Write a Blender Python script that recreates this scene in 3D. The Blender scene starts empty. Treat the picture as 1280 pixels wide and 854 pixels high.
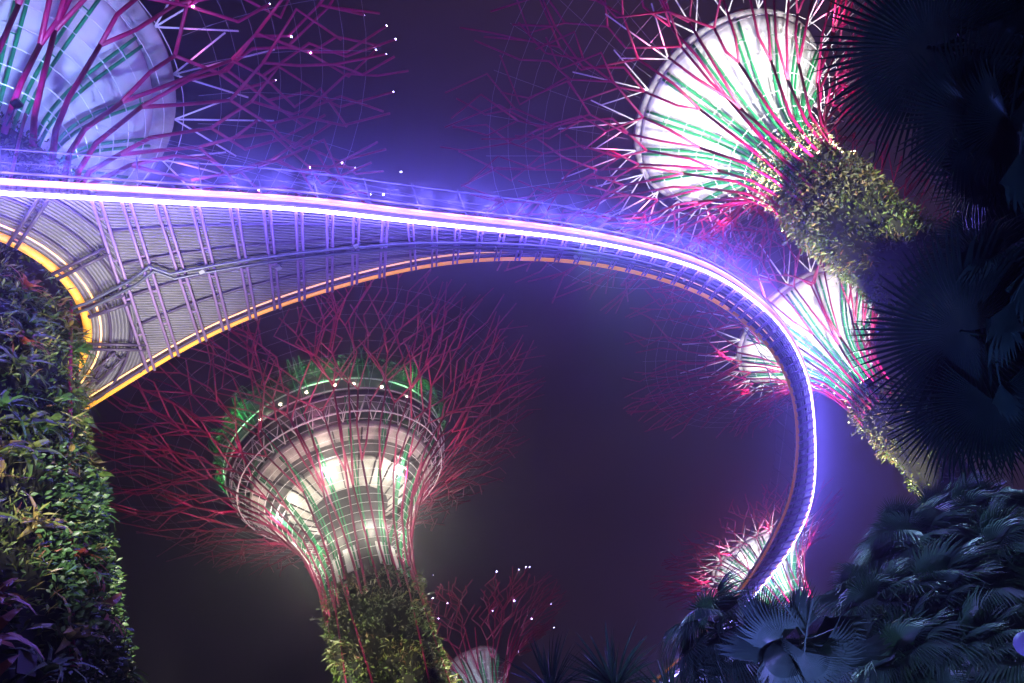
import bpy, math, random
import numpy as np
from mathutils import Vector, Matrix

S = bpy.context.scene
COL = S.collection
PI = math.pi
rnd = random.Random(7)
nr = np.random.default_rng(11)

# ------------------------------------------------------------------ camera
CAM = Vector((0, 0, 1.6))
CX, CY, CZ = (.89010779, .31038984, -.33371585), (.45575007, -.60621037, .65176749), (0, -.73223434, -.68105276)
cd = bpy.data.cameras.new('camera')
cam = bpy.data.objects.new('camera', cd)
COL.objects.link(cam)
cam.matrix_world = Matrix(((CX[0], CY[0], CZ[0], 0), (CX[1], CY[1], CZ[1], 0), (CX[2], CY[2], CZ[2], 1.6), (0, 0, 0, 1)))
cd.sensor_width = 36
cd.lens = 28.125
cd.clip_start = .05
cd.clip_end = 3000
S.camera = cam

# ------------------------------------------------------------------ night sky
W = bpy.data.worlds.new('World')
S.world = W
W.use_nodes = True
nt = W.node_tree
nt.nodes.clear()
N = nt.nodes.new
L = nt.links.new
wo = N('ShaderNodeOutputWorld')
bg = N('ShaderNodeBackground')
sky = N('ShaderNodeTexSky')
sky.sky_type = 'NISHITA'
sky.sun_disc = False
sky.sun_elevation = math.radians(-6)
sky.sun_rotation = math.radians(60)
tc = N('ShaderNodeTexCoord')
no = N('ShaderNodeTexNoise')
no.inputs['Scale'].default_value = 2.4
no.inputs['Detail'].default_value = 7
no.inputs['Roughness'].default_value = .55
mp = N('ShaderNodeMapping')
mp.inputs['Scale'].default_value = (1, 1, 2.2)
L(tc.outputs['Generated'], mp.inputs['Vector'])
L(mp.outputs['Vector'], no.inputs['Vector'])
sx = N('ShaderNodeSeparateXYZ')
L(tc.outputs['Generated'], sx.inputs[0])
m1 = N('ShaderNodeMath'); m1.operation = 'MULTIPLY_ADD'       # the city glow is brighter to the right
L(sx.outputs['X'], m1.inputs[0]); m1.inputs[1].default_value = 1.0; m1.inputs[2].default_value = .10
m2 = N('ShaderNodeMath'); m2.operation = 'MULTIPLY_ADD'
L(no.outputs['Fac'], m2.inputs[0]); m2.inputs[1].default_value = 1.5; m2.inputs[2].default_value = -.42
m3 = N('ShaderNodeMath'); m3.operation = 'ADD'
L(m1.outputs[0], m3.inputs[0]); L(m2.outputs[0], m3.inputs[1])
cr = N('ShaderNodeValToRGB')
cr.color_ramp.elements[0].position = .05
cr.color_ramp.elements[0].color = (.0045, .0030, .0070, 1)
cr.color_ramp.elements[1].position = 1.0
cr.color_ramp.elements[1].color = (.034, .019, .042, 1)
L(m3.outputs[0], cr.inputs['Fac'])
sm = N('ShaderNodeMix'); sm.data_type = 'RGBA'; sm.blend_type = 'ADD'
sm.inputs['Factor'].default_value = .05
L(cr.outputs['Color'], sm.inputs[6]); L(sky.outputs['Color'], sm.inputs[7])
L(sm.outputs[2], bg.inputs['Color'])
bg.inputs['Strength'].default_value = 1.0
L(bg.outputs[0], wo.inputs['Surface'])

S.view_settings.view_transform = 'Standard'
S.view_settings.look = 'None'
S.view_settings.exposure = 0
S.view_settings.gamma = 1
S.render.engine = 'CYCLES'
cy = S.cycles
cy.use_denoising = True
cy.max_bounces = 5
cy.diffuse_bounces = 2
cy.glossy_bounces = 2
cy.transmission_bounces = 3
cy.transparent_max_bounces = 8
cy.volume_bounces = 0
cy.sample_clamp_indirect = 4
cy.use_light_tree = True

# tunables
HAZE = .0034
P_WHITE, P_PINK, P_GLOW = 2800, 60, 350

# ------------------------------------------------------------------ helpers
def mat(name, col, rough=.6, metal=0., emit=None, estr=0., var=0., scale=8., bump=0., isl=None, coat=0.):
    m = bpy.data.materials.new(name)
    m.use_nodes = True
    n = m.node_tree.nodes
    l = m.node_tree.links
    b = n['Principled BSDF']
    b.inputs['Base Color'].default_value = (*col, 1)
    b.inputs['Roughness'].default_value = rough
    b.inputs['Metallic'].default_value = metal
    if coat:
        b.inputs['Coat Weight'].default_value = coat
    if emit:
        b.inputs['Emission Color'].default_value = (*emit, 1)
        b.inputs['Emission Strength'].default_value = estr
    if var or bump:
        t = n.new('ShaderNodeTexCoord')
        no = n.new('ShaderNodeTexNoise')
        no.inputs['Scale'].default_value = scale
        no.inputs['Detail'].default_value = 6
        l.new(t.outputs['Object'], no.inputs['Vector'])
        if var:
            r = n.new('ShaderNodeValToRGB')
            r.color_ramp.elements[0].position = .3
            r.color_ramp.elements[1].position = .7
            r.color_ramp.elements[0].color = (*[c * (1 - var) for c in col], 1)
            r.color_ramp.elements[1].color = (*[min(1, c * (1 + var * .6)) for c in col], 1)
            l.new(no.outputs['Fac'], r.inputs['Fac'])
            l.new(r.outputs['Color'], b.inputs['Base Color'])
        if bump:
            bp = n.new('ShaderNodeBump')
            bp.inputs['Strength'].default_value = bump
            bp.inputs['Distance'].default_value = .02
            l.new(no.outputs['Fac'], bp.inputs['Height'])
            l.new(bp.outputs['Normal'], b.inputs['Normal'])
    if isl:                                            # leaf by leaf colour
        g = n.new('ShaderNodeNewGeometry')
        r = n.new('ShaderNodeValToRGB')
        r.color_ramp.interpolation = 'LINEAR'
        e = r.color_ramp.elements
        e[0].position = 0; e[0].color = (*isl[0], 1)
        e[1].position = 1; e[1].color = (*isl[-1], 1)
        for k in range(1, len(isl) - 1):
            q = e.new(k / (len(isl) - 1)); q.color = (*isl[k], 1)
        l.new(g.outputs['Random Per Island'], r.inputs['Fac'])
        l.new(r.outputs['Color'], b.inputs['Base Color'])
    return m

M = {}
M['pink'] = mat('magenta painted steel', (.33, .006, .085), .42, 0, var=.25, scale=3)
M['green'] = mat('green steel', (.03, .36, .13), .4)  # one even green for the ribs
M['white_steel'] = mat('white painted steel', (.78, .78, .78), .4)
M['wire'] = mat('steel wire', (.42, .42, .46), .35, .6)
M['shell'] = mat('pale concrete shell', (.74, .74, .72), .75, var=.10, scale=.7, bump=.2)
M['bowl'] = mat('stained concrete bowl', (.5, .47, .43), .8, var=.5, scale=.9, bump=.3)
M['shell_rim'] = mat('weathered concrete rim', (.42, .41, .40), .8, var=.45, scale=1.3, bump=.3)
M['concrete'] = mat('dark trunk concrete', (.055, .052, .05), .9, var=.4, scale=1.5, bump=.3)
M['soil'] = mat('planting felt', (.012, .014, .010), 1.0, var=.4, scale=4)
M['leaf'] = mat('wall planting leaves', (.06, .10, .02), .5, isl=[(.018, .045, .010), (.05, .10, .016), (.09, .14, .025), (.035, .075, .02), (.13, .13, .035), (.06, .09, .02)])
M['strap'] = mat('strap leaves', (.1, .12, .03), .42, isl=[(.05, .10, .02), (.13, .14, .035), (.13, .13, .035), (.07, .12, .03), (.16, .05, .03), (.06, .10, .05)])
M['leaf_dark'] = mat('dark hedge leaves', (.03, .07, .02), .5, isl=[(.012, .04, .010), (.03, .075, .018), (.02, .055, .015)])
M['blossom'] = mat('pale flowering leaves', (.2, .2, .1), .5, isl=[(.08, .13, .035), (.20, .22, .11), (.26, .15, .05), (.12, .16, .05), (.30, .28, .19)])
M['brom_green'] = mat('green bromeliad', (.07, .12, .02), .4, isl=[(.05, .10, .02), (.09, .14, .03), (.12, .15, .03)])
M['brom_yellow'] = mat('yellow bromeliad', (.2, .17, .04), .4, isl=[(.16, .15, .035), (.24, .17, .05), (.13, .14, .03)])
M['brom_red'] = mat('red bromeliad', (.2, .03, .02), .4, isl=[(.20, .03, .02), (.26, .06, .03), (.14, .04, .02)])
M['fern'] = mat('fern fronds', (.04, .11, .03), .45, isl=[(.03, .085, .025), (.05, .13, .035)])
M['palm_dead'] = mat('dry palm leaf', (.10, .085, .06), .6, var=.4, scale=3)
M['bark'] = mat('palm bark', (.06, .048, .036), .95, var=.4, scale=6, bump=.6)
M['violet'] = mat('lilac painted steel', (.26, .17, .34), .4)
M['purlin'] = mat('grey violet steel', (.06, .045, .085), .45)
M['yellow'] = mat('orange yellow tube paint', (.82, .34, .04), .4)
M['galv'] = mat('galvanised pipe', (.45, .47, .50), .35, .5)
M['conduit'] = mat('blue grey pipe', (.10, .11, .15), .4, .3)
M['rail'] = mat('dark railing steel', (.12, .11, .14), .5, .3)
M['dark'] = mat('black housing', (.02, .02, .022), .5)
M['led'] = mat('blue white light strip', (.8, .8, .9), .5, emit=(.27, .21, 1.0), estr=42)
M['led_far'] = mat('softer blue white light strip', (.8, .8, .9), .5, emit=(.34, .30, 1.0), estr=11)
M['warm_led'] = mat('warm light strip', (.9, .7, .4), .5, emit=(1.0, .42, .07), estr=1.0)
M['warm_tube'] = mat('amber tube paint with added glow', (.8, .4, .05), .5, emit=(1.0, .34, .035), estr=.55)  # painted tube; the emission stands in for light washing over it
M['dim_tube'] = mat('amber tube paint with faint added glow', (.8, .34, .04), .5, emit=(1.0, .34, .035), estr=.16)  # weaker emission imitating light on the farther painted tube
M['star'] = mat('white node lamp', (1, 1, 1), .5, emit=(.5, .45, 1.0), estr=60)
M['lamp'] = mat('warm ceiling lamp', (1, 1, 1), .5, emit=(1.0, .78, .5), estr=40)
M['flood'] = mat('floodlight glass', (1, 1, 1), .5, emit=(1, 1, 1), estr=12)
M['loop'] = mat('dark green loop paint', (.015, .15, .06), .4)
M['greenery'] = mat('roof garden hedge', (.03, .12, .04), .8, isl=[(.015, .07, .02), (.04, .15, .05), (.025, .10, .03)])
M['sign'] = mat('grey sign plate', (.022, .022, .020), .6, var=.2, scale=9)
M['ground'] = mat('dark paving', (.05, .05, .05), .9, var=.3, scale=1.0, bump=.2)
M['globe'] = mat('blue globe lamp', (.08, .08, .25), .5, emit=(.16, .16, 1.0), estr=.22)

def translucent(m, col, k=.35):
    n = m.node_tree.nodes; l = m.node_tree.links
    b = n['Principled BSDF']; o = n['Material Output']
    t = n.new('ShaderNodeBsdfTranslucent'); t.inputs[0].default_value = (*col, 1)
    x = n.new('ShaderNodeMixShader'); x.inputs[0].default_value = k
    l.new(b.outputs[0], x.inputs[1]); l.new(t.outputs[0], x.inputs[2]); l.new(x.outputs[0], o.inputs['Surface'])
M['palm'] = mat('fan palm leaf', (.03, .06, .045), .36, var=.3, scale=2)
M['palm_lit'] = mat('fan palm leaf in lit tone', (.06, .12, .085), .40, var=.3, scale=2)  # lighter copy of the palm green, light put into the leaf colour
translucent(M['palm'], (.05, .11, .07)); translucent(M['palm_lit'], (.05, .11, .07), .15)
for k_ in ('leaf', 'blossom', 'brom_green', 'brom_yellow', 'fern'): translucent(M[k_], (.10, .16, .03), .2)

def glass():
    m = bpy.data.materials.new('clear balustrade glass')
    m.use_nodes = True
    n = m.node_tree.nodes; l = m.node_tree.links
    n.clear()
    o = n.new('ShaderNodeOutputMaterial')
    t = n.new('ShaderNodeBsdfTransparent'); t.inputs[0].default_value = (.82, .86, .93, 1)
    g = n.new('ShaderNodeBsdfGlossy'); g.inputs['Roughness'].default_value = .08
    x = n.new('ShaderNodeMixShader'); x.inputs[0].default_value = .10
    l.new(t.outputs[0], x.inputs[1]); l.new(g.outputs[0], x.inputs[2]); l.new(x.outputs[0], o.inputs['Surface'])
    return m
M['glass'] = glass()

def corrugated():
    m = mat('corrugated deck sheet', (.3, .3, .32), .5, .1)
    n = m.node_tree.nodes; l = m.node_tree.links
    b = n['Principled BSDF']
    uv = n.new('ShaderNodeUVMap'); uv.uv_map = 'UVMap'
    s = n.new('ShaderNodeSeparateXYZ'); l.new(uv.outputs[0], s.inputs[0])
    w = n.new('ShaderNodeMath'); w.operation = 'MULTIPLY'; l.new(s.outputs['X'], w.inputs[0]); w.inputs[1].default_value = 2 * PI / .095
    sn = n.new('ShaderNodeMath'); sn.operation = 'SINE'; l.new(w.outputs[0], sn.inputs[0])
    pw = n.new('ShaderNodeMath'); pw.operation = 'GREATER_THAN'; l.new(sn.outputs[0], pw.inputs[0]); pw.inputs[1].default_value = .55
    bp = n.new('ShaderNodeBump'); bp.inputs['Strength'].default_value = .9; bp.inputs['Distance'].default_value = .04
    l.new(sn.outputs[0], bp.inputs['Height']); l.new(bp.outputs[0], b.inputs['Normal'])
    no = n.new('ShaderNodeTexNoise'); no.inputs['Scale'].default_value = 1.1; no.inputs['Detail'].default_value = 8; no.inputs['Roughness'].default_value = .7
    tcn = n.new('ShaderNodeTexCoord'); l.new(tcn.outputs['Object'], no.inputs['Vector'])
    r = n.new('ShaderNodeValToRGB')
    r.color_ramp.elements[0].position = .3; r.color_ramp.elements[0].color = (.20, .20, .22, 1)
    r.color_ramp.elements[1].position = .75; r.color_ramp.elements[1].color = (.33, .33, .35, 1)
    l.new(no.outputs['Fac'], r.inputs['Fac'])
    mx = n.new('ShaderNodeMix'); mx.data_type = 'RGBA'; mx.blend_type = 'MULTIPLY'; mx.inputs['Factor'].default_value = 1
    r2 = n.new('ShaderNodeValToRGB'); r2.color_ramp.elements[0].color = (1, 1, 1, 1); r2.color_ramp.elements[1].color = (.5, .5, .52, 1)
    l.new(pw.outputs[0], r2.inputs['Fac'])
    l.new(r.outputs['Color'], mx.inputs[6]); l.new(r2.outputs['Color'], mx.inputs[7])
    l.new(mx.outputs[2], b.inputs['Base Color'])
    return m
M['deck'] = corrugated()

def frame(d):
    d = Vector(d).normalized()
    a = Vector((0, 0, 1)) if abs(d.z) < .9 else Vector((1, 0, 0))
    x = d.cross(a).normalized()
    return x, d.cross(x).normalized(), d

class MB:
    def __init__(s):
        s.v = []; s.f = []; s.uv = None
    def quad(s, a, b, c, d):
        k = len(s.v); s.v += [tuple(a), tuple(b), tuple(c), tuple(d)]; s.f.append((k, k + 1, k + 2, k + 3))
    def tube(s, pts, r, n=6, close=False, caps=True):
        pts = [Vector(p) for p in pts]
        m = len(pts)
        rs = r if isinstance(r, (list, tuple)) else [r] * m
        k0 = len(s.v)
        x = None
        for i, p in enumerate(pts):
            if close:
                d = pts[(i + 1) % m] - pts[i - 1]
            else:
                d = pts[min(i + 1, m - 1)] - pts[max(i - 1, 0)]
            if d.length < 1e-9: d = Vector((0, 0, 1))
            d.normalize()
            if x is None:
                x = frame(d)[0]
            else:
                x = (x - d * x.dot(d))
                x = x.normalized() if x.length > 1e-6 else frame(d)[0]
            y = d.cross(x)
            for j in range(n):
                a = 2 * PI * j / n
                s.v.append(tuple(p + (x * math.cos(a) + y * math.sin(a)) * rs[i]))
        for i in range(m if close else m - 1):
            a0 = k0 + i * n; b0 = k0 + ((i + 1) % m) * n
            for j in range(n):
                s.f.append((a0 + j, a0 + (j + 1) % n, b0 + (j + 1) % n, b0 + j))
        if caps and not close:
            s.f.append(tuple(k0 + j for j in range(n))[::-1])
            s.f.append(tuple(k0 + (m - 1) * n + j for j in range(n)))
        return s
    def box(s, c, sz, X=(1, 0, 0), Y=(0, 1, 0), Z=(0, 0, 1)):
        c = Vector(c); X = Vector(X) * sz[0] / 2; Y = Vector(Y) * sz[1] / 2; Z = Vector(Z) * sz[2] / 2
        k = len(s.v)
        for a in (-1, 1):
            for b in (-1, 1):
                for d in (-1, 1):
                    s.v.append(tuple(c + X * a + Y * b + Z * d))
        for f in ((0, 1, 3, 2), (4, 6, 7, 5), (0, 4, 5, 1), (2, 3, 7, 6), (0, 2, 6, 4), (1, 5, 7, 3)):
            s.f.append(tuple(k + i for i in f))
        return s
    def lathe(s, prof, n=48, c=(0, 0, 0)):
        k = len(s.v); m = len(prof)
        for r, z in prof:
            for j in range(n):
                a = 2 * PI * j / n
                s.v.append((c[0] + r * math.cos(a), c[1] + r * math.sin(a), c[2] + z))
        for i in range(m - 1):
            for j in range(n):
                s.f.append((k + i * n + j, k + i * n + (j + 1) % n, k + (i + 1) * n + (j + 1) % n, k + (i + 1) * n + j))
        return s
    def mesh(s, name, m, smooth=True):
        me = bpy.data.meshes.new(name)
        me.from_pydata(s.v, [], s.f)
        if smooth: me.polygons.foreach_set('use_smooth', [True] * len(me.polygons))
        me.materials.append(m)
        return me
    def build(s, name, m, parent=None, smooth=True, loc=None):
        o = bpy.data.objects.new(name, s.mesh(name, m, smooth))
        COL.objects.link(o)
        if parent: o.parent = parent
        if loc: o.location = loc
        return o

def npmesh(name, V, F, m, parent=None):
    """V (n,3), F (k,4) arrays as one mesh object"""
    me = bpy.data.meshes.new(name)
    me.vertices.add(len(V)); me.vertices.foreach_set('co', np.asarray(V, np.float32).ravel())
    k = F.shape[1]
    me.loops.add(F.size); me.loops.foreach_set('vertex_index', F.astype(np.int32).ravel())
    me.polygons.add(len(F)); me.polygons.foreach_set('loop_start', np.arange(0, F.size, k, dtype=np.int32))
    me.update(calc_edges=True)
    me.materials.append(m)
    o = bpy.data.objects.new(name, me)
    COL.objects.link(o)
    if parent: o.parent = parent
    return o

def thing(name, label, cat, loc=(0, 0, 0), group=None, kind=None):
    o = bpy.data.objects.new(name, None)
    COL.objects.link(o)
    o.location = loc
    tag(o, label, cat, group, kind)
    return o
def tag(o, label=None, cat=None, group=None, kind=None):
    if label: o['label'] = label
    if cat: o['category'] = cat
    if group: o['group'] = group
    if kind: o['kind'] = kind
    return o
def lamp(name, typ, energy, col, loc, parent=None, aim=None, size=.2, angle=None, blend=.5):
    d = bpy.data.lights.new(name, typ)
    d.energy = energy; d.color = col
    if typ in ('POINT', 'SPOT'): d.shadow_soft_size = size
    if typ == 'SPOT': d.spot_size = angle; d.spot_blend = blend
    if typ == 'AREA': d.size = size
    o = bpy.data.objects.new(name, d)
    COL.objects.link(o)
    o.location = loc
    if aim is not None:
        o.rotation_euler = Vector(aim).to_track_quat('-Z', 'Y').to_euler()
    if parent: o.parent = parent
    return o

def leafmesh(C, Nn, size, name, m, parent, tilt=.8, width=.38, rng=nr):
    """folded leaves (6 vertices each) at points C with outward normals Nn"""
    n = len(C)
    d = Nn + rng.normal(0, tilt, (n, 3)); d[:, 2] -= .15
    d /= np.linalg.norm(d, axis=1)[:, None]
    t = rng.normal(0, 1, (n, 3)); t = np.cross(d, t); t /= np.linalg.norm(t, axis=1)[:, None]
    u = np.cross(d, t)
    s = (size * rng.uniform(.6, 1.4, n))[:, None]
    w = s * width
    a = C; tip = C + d * s - np.array([0, 0, 1]) * s * .15; mid = C + d * s * .5 + u * w * .25
    l0 = mid + t * w * .5 - u * w * .3; r0 = mid - t * w * .5 - u * w * .3
    V = np.stack([a, r0, tip, l0, mid], 1).reshape(-1, 3)
    k = np.arange(n)[:, None] * 5
    F = np.concatenate([k + np.array([[0, 1, 4]]), k + np.array([[1, 2, 4]]), k + np.array([[2, 3, 4]]), k + np.array([[3, 0, 4]])], 0)
    return npmesh(name, V, F, m, parent)

# ------------------------------------------------------------------ ground
g = MB(); g.lathe([(0.01, 0), (60, 0), (130, 0)], 64, (0, 45, 0))
tag(g.build('ground', M['ground']), kind='structure')

# ------------------------------------------------------------------ supertrees
def bez(p, t):
    a = (1 - t)
    return tuple(a ** 3 * p[0][i] + 3 * a * a * t * p[1][i] + 3 * a * t * t * p[2][i] + t ** 3 * p[3][i] for i in (0, 1))

def rosette(n, ln, wd, m, seed):
    r = random.Random(seed); b = MB()
    for i in range(n):
        az = i * 2.4 + r.uniform(-.2, .2); el = r.uniform(.15, 1.25); l = ln * r.uniform(.7, 1.15)
        dx = Vector((math.cos(az), math.sin(az), 0)); sd = Vector((-math.sin(az), math.cos(az), 0))
        p = Vector((0, 0, 0)); k = len(b.v); e = el; segs = 4
        for j in range(segs + 1):
            w = wd * (.55, 1, .95, .6, .04)[j]
            b.v += [tuple(p - sd * w), tuple(p + Vector((0, 0, -.25 * w))), tuple(p + sd * w)]
            p = p + (dx * math.cos(e) + Vector((0, 0, 1)) * math.sin(e)) * l / segs
            e -= .42
        for j in range(segs):
            q = k + 3 * j
            b.f += [(q, q + 1, q + 4, q + 3), (q + 1, q + 2, q + 5, q + 4)]
    return b.mesh('bromeliad', m, False)

BROM = [rosette(13, .62, .05, M['brom_green'], 1), rosette(14, .6, .05, M['brom_yellow'], 2), rosette(12, .66, .055, M['brom_red'], 3), rosette(18, .8, .03, M['fern'], 4)]

def supertree(loc, label, zn, rn, zl, rl, zt, rt, nprim=24, rbase=None, zbase=0, planting=6000, leaf_size=.28, foliage_top=None,
              stars=0, star_r=1., rim=.95, shell=True, white=1.0, pink=1.0, nribs=16, hoop_r=.018, seed=1, thick=.08, tube_n=6, nhoop=9, braces=True, wires=True,
              wcol=(1, .97, 1), blossom=0, z_lean=.5, collar=0, bump=1., canopy=0, trunk_lamps=()):
    R = random.Random(seed); rg = np.random.default_rng(seed)
    T = thing('supertree', label, 'supertree', loc, 'supertrees of the grove')
    rb = rbase or rn * 1.2
    def tr(z):                                          # trunk radius
        k = max(0, 1 - z / zn)
        return rn + (rb - rn) * k ** 2
    ft = foliage_top or zn
    # trunk
    b = MB(); b.lathe([(tr(z), z) for z in np.linspace(0, ft - .6, 14)] + [(rn * .93, ft - .3), (rn * .5, ft - .2), (rn * .5, zn + .3)], 40)
    b.build('trunk', M['soil'], T)
    # wall planting in clumps
    n = planting
    if n:
        nc = n // 26
        ca = rg.uniform(0, 2 * PI, nc); cz = rg.uniform(max(zbase, .3), ft, nc)
        cs = rg.uniform(.18, .6, nc); cb = rg.uniform(.0, .62, nc) ** 1.3
        idx = rg.integers(0, nc, n)
        z = np.minimum(cz[idx] + rg.normal(0, .7, n) * cs[idx], ft + .25)
        rr = np.array([tr(max(q, 0)) for q in z])
        a = ca[idx] + rg.normal(0, .7, n) * cs[idx] / rr
        rr = rr + cb[idx] * rg.uniform(0, 1, n) + .02
        k = n // 3
        rr += .16 * bump * np.sin(3 * a + z * .9) * np.sin(1.7 * z + 2 * a)
        z[:k] = rg.uniform(max(zbase, .3), ft + .1, k); a[:k] = rg.uniform(0, 2 * PI, k)
        rr[:k] = np.array([tr(q) for q in z[:k]]) + .02 + .10 * rg.random(k)
        C = np.stack([rr * np.cos(a), rr * np.sin(a), z], 1)
        Nn = np.stack([np.cos(a), np.sin(a), np.full(n, .2)], 1)
        sp = (np.sin(1.3 * z + 2.2 * a) + rg.normal(0, .5, n)) > .55    # patches of strappy species among small leaved ones
        tag(leafmesh(C[~sp], Nn[~sp], leaf_size * .8, 'planting', M['leaf'], T, rng=rg), kind='stuff')
        tag(leafmesh(C[sp], Nn[sp], leaf_size * 1.35, 'strappy_planting', M['strap'], T, rng=rg, width=.14, tilt=.6), kind='stuff')
    P = ((rn + .05, zn), (rn + .25, zn + .58 * (zt - zn)), (rn + .42 * (rt - rn), zt - .13 * (zt - zn)), (rt, zt))
    def surf(s, a, off=0., dz=0.):
        r, z = bez(P, s)
        r += off
        return Vector((r * math.cos(a), r * math.sin(a), z + dz))
    def s_at_r(r):
        for k in range(201):
            if bez(P, k / 200)[0] >= r: return k / 200
        return 1
    s_l = s_at_r(rl + .9)
    # light shell under the crown
    if shell:
        r0 = rn * .55
        Q = ((r0, zn - .5), (r0 + .15, zn + .6 * (zl - zn)), (r0 + .36 * (rl - r0), zl - .30 * (zl - zn)), (rl * rim, zl - .16))
        pr = [bez(Q, t) for t in np.linspace(0, 1, 22)]
        b = MB(); b.lathe(pr + [(rl * rim, zl - .02)] + [(rl * (rim - .02), zl + .2), (rl * .5, zl - .2), (.3, zl - .5)], 72)
        sh = b.build('shell', M['shell'], T)
        b = MB(); b.lathe([(rl * (rim - .005), zl), (rl, zl + .05), (rl + .02, zl + .3), (rl * (rim - .01), zl + .35)], 72)
        b.build('shell_rim', M['shell_rim'], sh)
        def roff(t, o=.26):
            p, q = bez(Q, max(0, t - .02)), bez(Q, min(1, t + .02))
            dr, dz = q[0] - p[0], q[1] - p[1]; l = math.hypot(dr, dz); c = bez(Q, t)
            return c[0] + dz / l * o, c[1] - dr / l * o
        for i in range(nribs):                          # paired green ribs hugging the shell
            a = 2 * PI * (i + .35) / nribs
            b = MB()
            for da in (-1, 1):
                pts = []
                for t in np.linspace(0, 1.0, 12):
                    r, z = roff(t)
                    aa = a + da * (.10 + .10 * t) / r
                    pts.append((r * math.cos(aa), r * math.sin(aa), z))
                b.tube(pts, .075, 5)
            for t in np.linspace(.3, .9, 3):
                r, z = roff(t); w = .10 + .10 * t
                b.tube([(r * math.cos(a - w / r), r * math.sin(a - w / r), z), (r * math.cos(a + w / r), r * math.sin(a + w / r), z)], .03, 4)
            b.build('rib', M['green'], T)
    # cage hoops
    for i in range(nhoop):
        s = .03 + (s_l - .03) * (i + .4) / nhoop
        b = MB(); b.tube([surf(s, 2 * PI * k / 64, -.16) for k in range(64)], hoop_r, 4, close=True)
        b.build('hoop', M['white_steel'], T)
    # star braces from the rim out to the branches
    if braces:
        nb = 20
        for i in range(nb):
            a = 2 * PI * (i + .35) / nb
            b = MB()
            p = Vector((rl * math.cos(a), rl * math.sin(a), zl + .1)) if shell else surf(s_l, a, -.5)
            for da, so in ((-.55, .10), (.5, .13), (-.12, .2)):
                b.tube([p, surf(min(.95, s_l + so), a + da * 2 * PI / nb, -.1)], .042, 5)
            b.build('brace', M['white_steel'], T)
    # branches
    tips = []
    def path(mb, nodes, dz0):
        pts = []; rr = []
        for j, (s, a) in enumerate(nodes):
            if j:                                       # follow the curved surface between nodes
                s0, a0 = nodes[j - 1]
                k = max(1, int(abs(s - s0) / (.09 if s < .3 else .17)))
                for q in range(1, k + 1):
                    f = q / k; ss = s0 + (s - s0) * f
                    pts.append(surf(ss, a0 + (a - a0) * f, 0, dz0 * max(0, ss - .3) ** 2)); rr.append(thick * (1 - .42 * ss))
            else:
                pts.append(surf(s, a, 0, dz0 * max(0, s - .3) ** 2)); rr.append(thick * (1 - .42 * s))
        mb.tube(pts, rr, tube_n)
    dphi = 2 * PI / nprim
    for i in range(nprim):
        mb = MB()
        a0 = dphi * (i + R.uniform(-.12, .12))
        lean = R.choice((-1, 1)) * R.uniform(.2, .7) * dphi
        s1 = R.uniform(.24, .42)
        stem_end = (s1, a0 + lean * .7)
        path(mb, [(-.06 if zn > 3 else 0, a0 - lean * .3), (s1 * .5, a0 + lean * .2), stem_end], 0)
        for side in (-1, 1):
            dz = R.uniform(-1.0, 1.0) * z_lean * 2
            a1 = a0 + lean * .4 + side * dphi * R.uniform(.22, .34)
            s2 = R.uniform(.50, .66)
            path(mb, [stem_end, (s1 + (s2 - s1) * R.uniform(.35, .6), (stem_end[1] + a1) / 2 + side * dphi * .12), (s2, a1)], dz)
            for s3side in (-1, 1):
                if R.random() < .12: continue
                s, a = s2, a1
                nodes = [(s, a)]
                zig = s3side
                end = R.uniform(.90, 1.03)
                first = True
                while s < end:
                    ds = R.uniform(.065, .12)
                    rr_ = bez(P, min(1, s))[0]
                    da = zig * R.uniform(.25, 1.0) * ds * (rt * 1.0) / rr_ * (.75 if not first else 1.0)
                    first = False
                    s += ds; a += da
                    nodes.append((min(s, 1.05), a))
                    if R.random() < .3 and s < 1: tips.append(surf(min(s, 1.05), a, .12, dz * max(0, s - .3) ** 2 - .12))
                    if R.random() < .62 and s < end - .03:     # fork
                        f = [(s, a)]; fs, fa = s, a; z2 = zig
                        for q in range(R.choice((1, 2, 2, 3))):
                            ds2 = R.uniform(.05, .10); z2 = z2 if q == 0 else -z2 * R.choice((1, 1, .1))
                            fs += ds2; fa += z2 * ds2 * rt / rr_ * R.uniform(.6, 1.1)
                            if fs > 1.05: break
                            f.append((fs, fa))
                        if len(f) > 1:
                            path(mb, f, dz); tips.append(surf(fs, fa, 0, dz * (max(0, fs - .3)) ** 2))
                    zig = -zig * R.choice((1, 1, 1, .15))
                    if abs(zig) < .5: zig = R.choice((-1, 1)) * .5
                    else: zig = math.copysign(1, zig)
                    if R.random() < .25: tips.append(surf(min(s, 1.05), a, 0, dz * max(0, s - .3) ** 2))
                path(mb, nodes, dz)
                tips.append(surf(nodes[-1][0], nodes[-1][1], 0, dz * (max(0, nodes[-1][0] - .3)) ** 2))
        mb.build('branch', M['pink'], T)
    if wires:
        b = MB()
        for s in np.linspace(s_l + .06, .94, 8):
            b.tube([surf(s, 2 * PI * k / 48, -.05) for k in range(48)], .011, 3, close=True)
        for k in range(36):
            a = 2 * PI * k / 36
            b.tube([surf(s, a + .25 * (s - s_l), -.05) for s in np.linspace(s_l, .95, 7)], .011, 3)
        b.build('cable_net', M['wire'], T)
    if stars:
        R.shuffle(tips)
        for p in tips[:stars]:
            b = MB(); b.lathe([(.001, -.07), (.05, -.05), (.07, 0), (.05, .05), (.001, .07)], 8)
            o = b.build('node_lamp', M['star'], T, loc=p); q = star_r * R.uniform(.5, 1.15); o.scale = (q, q, q)
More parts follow.
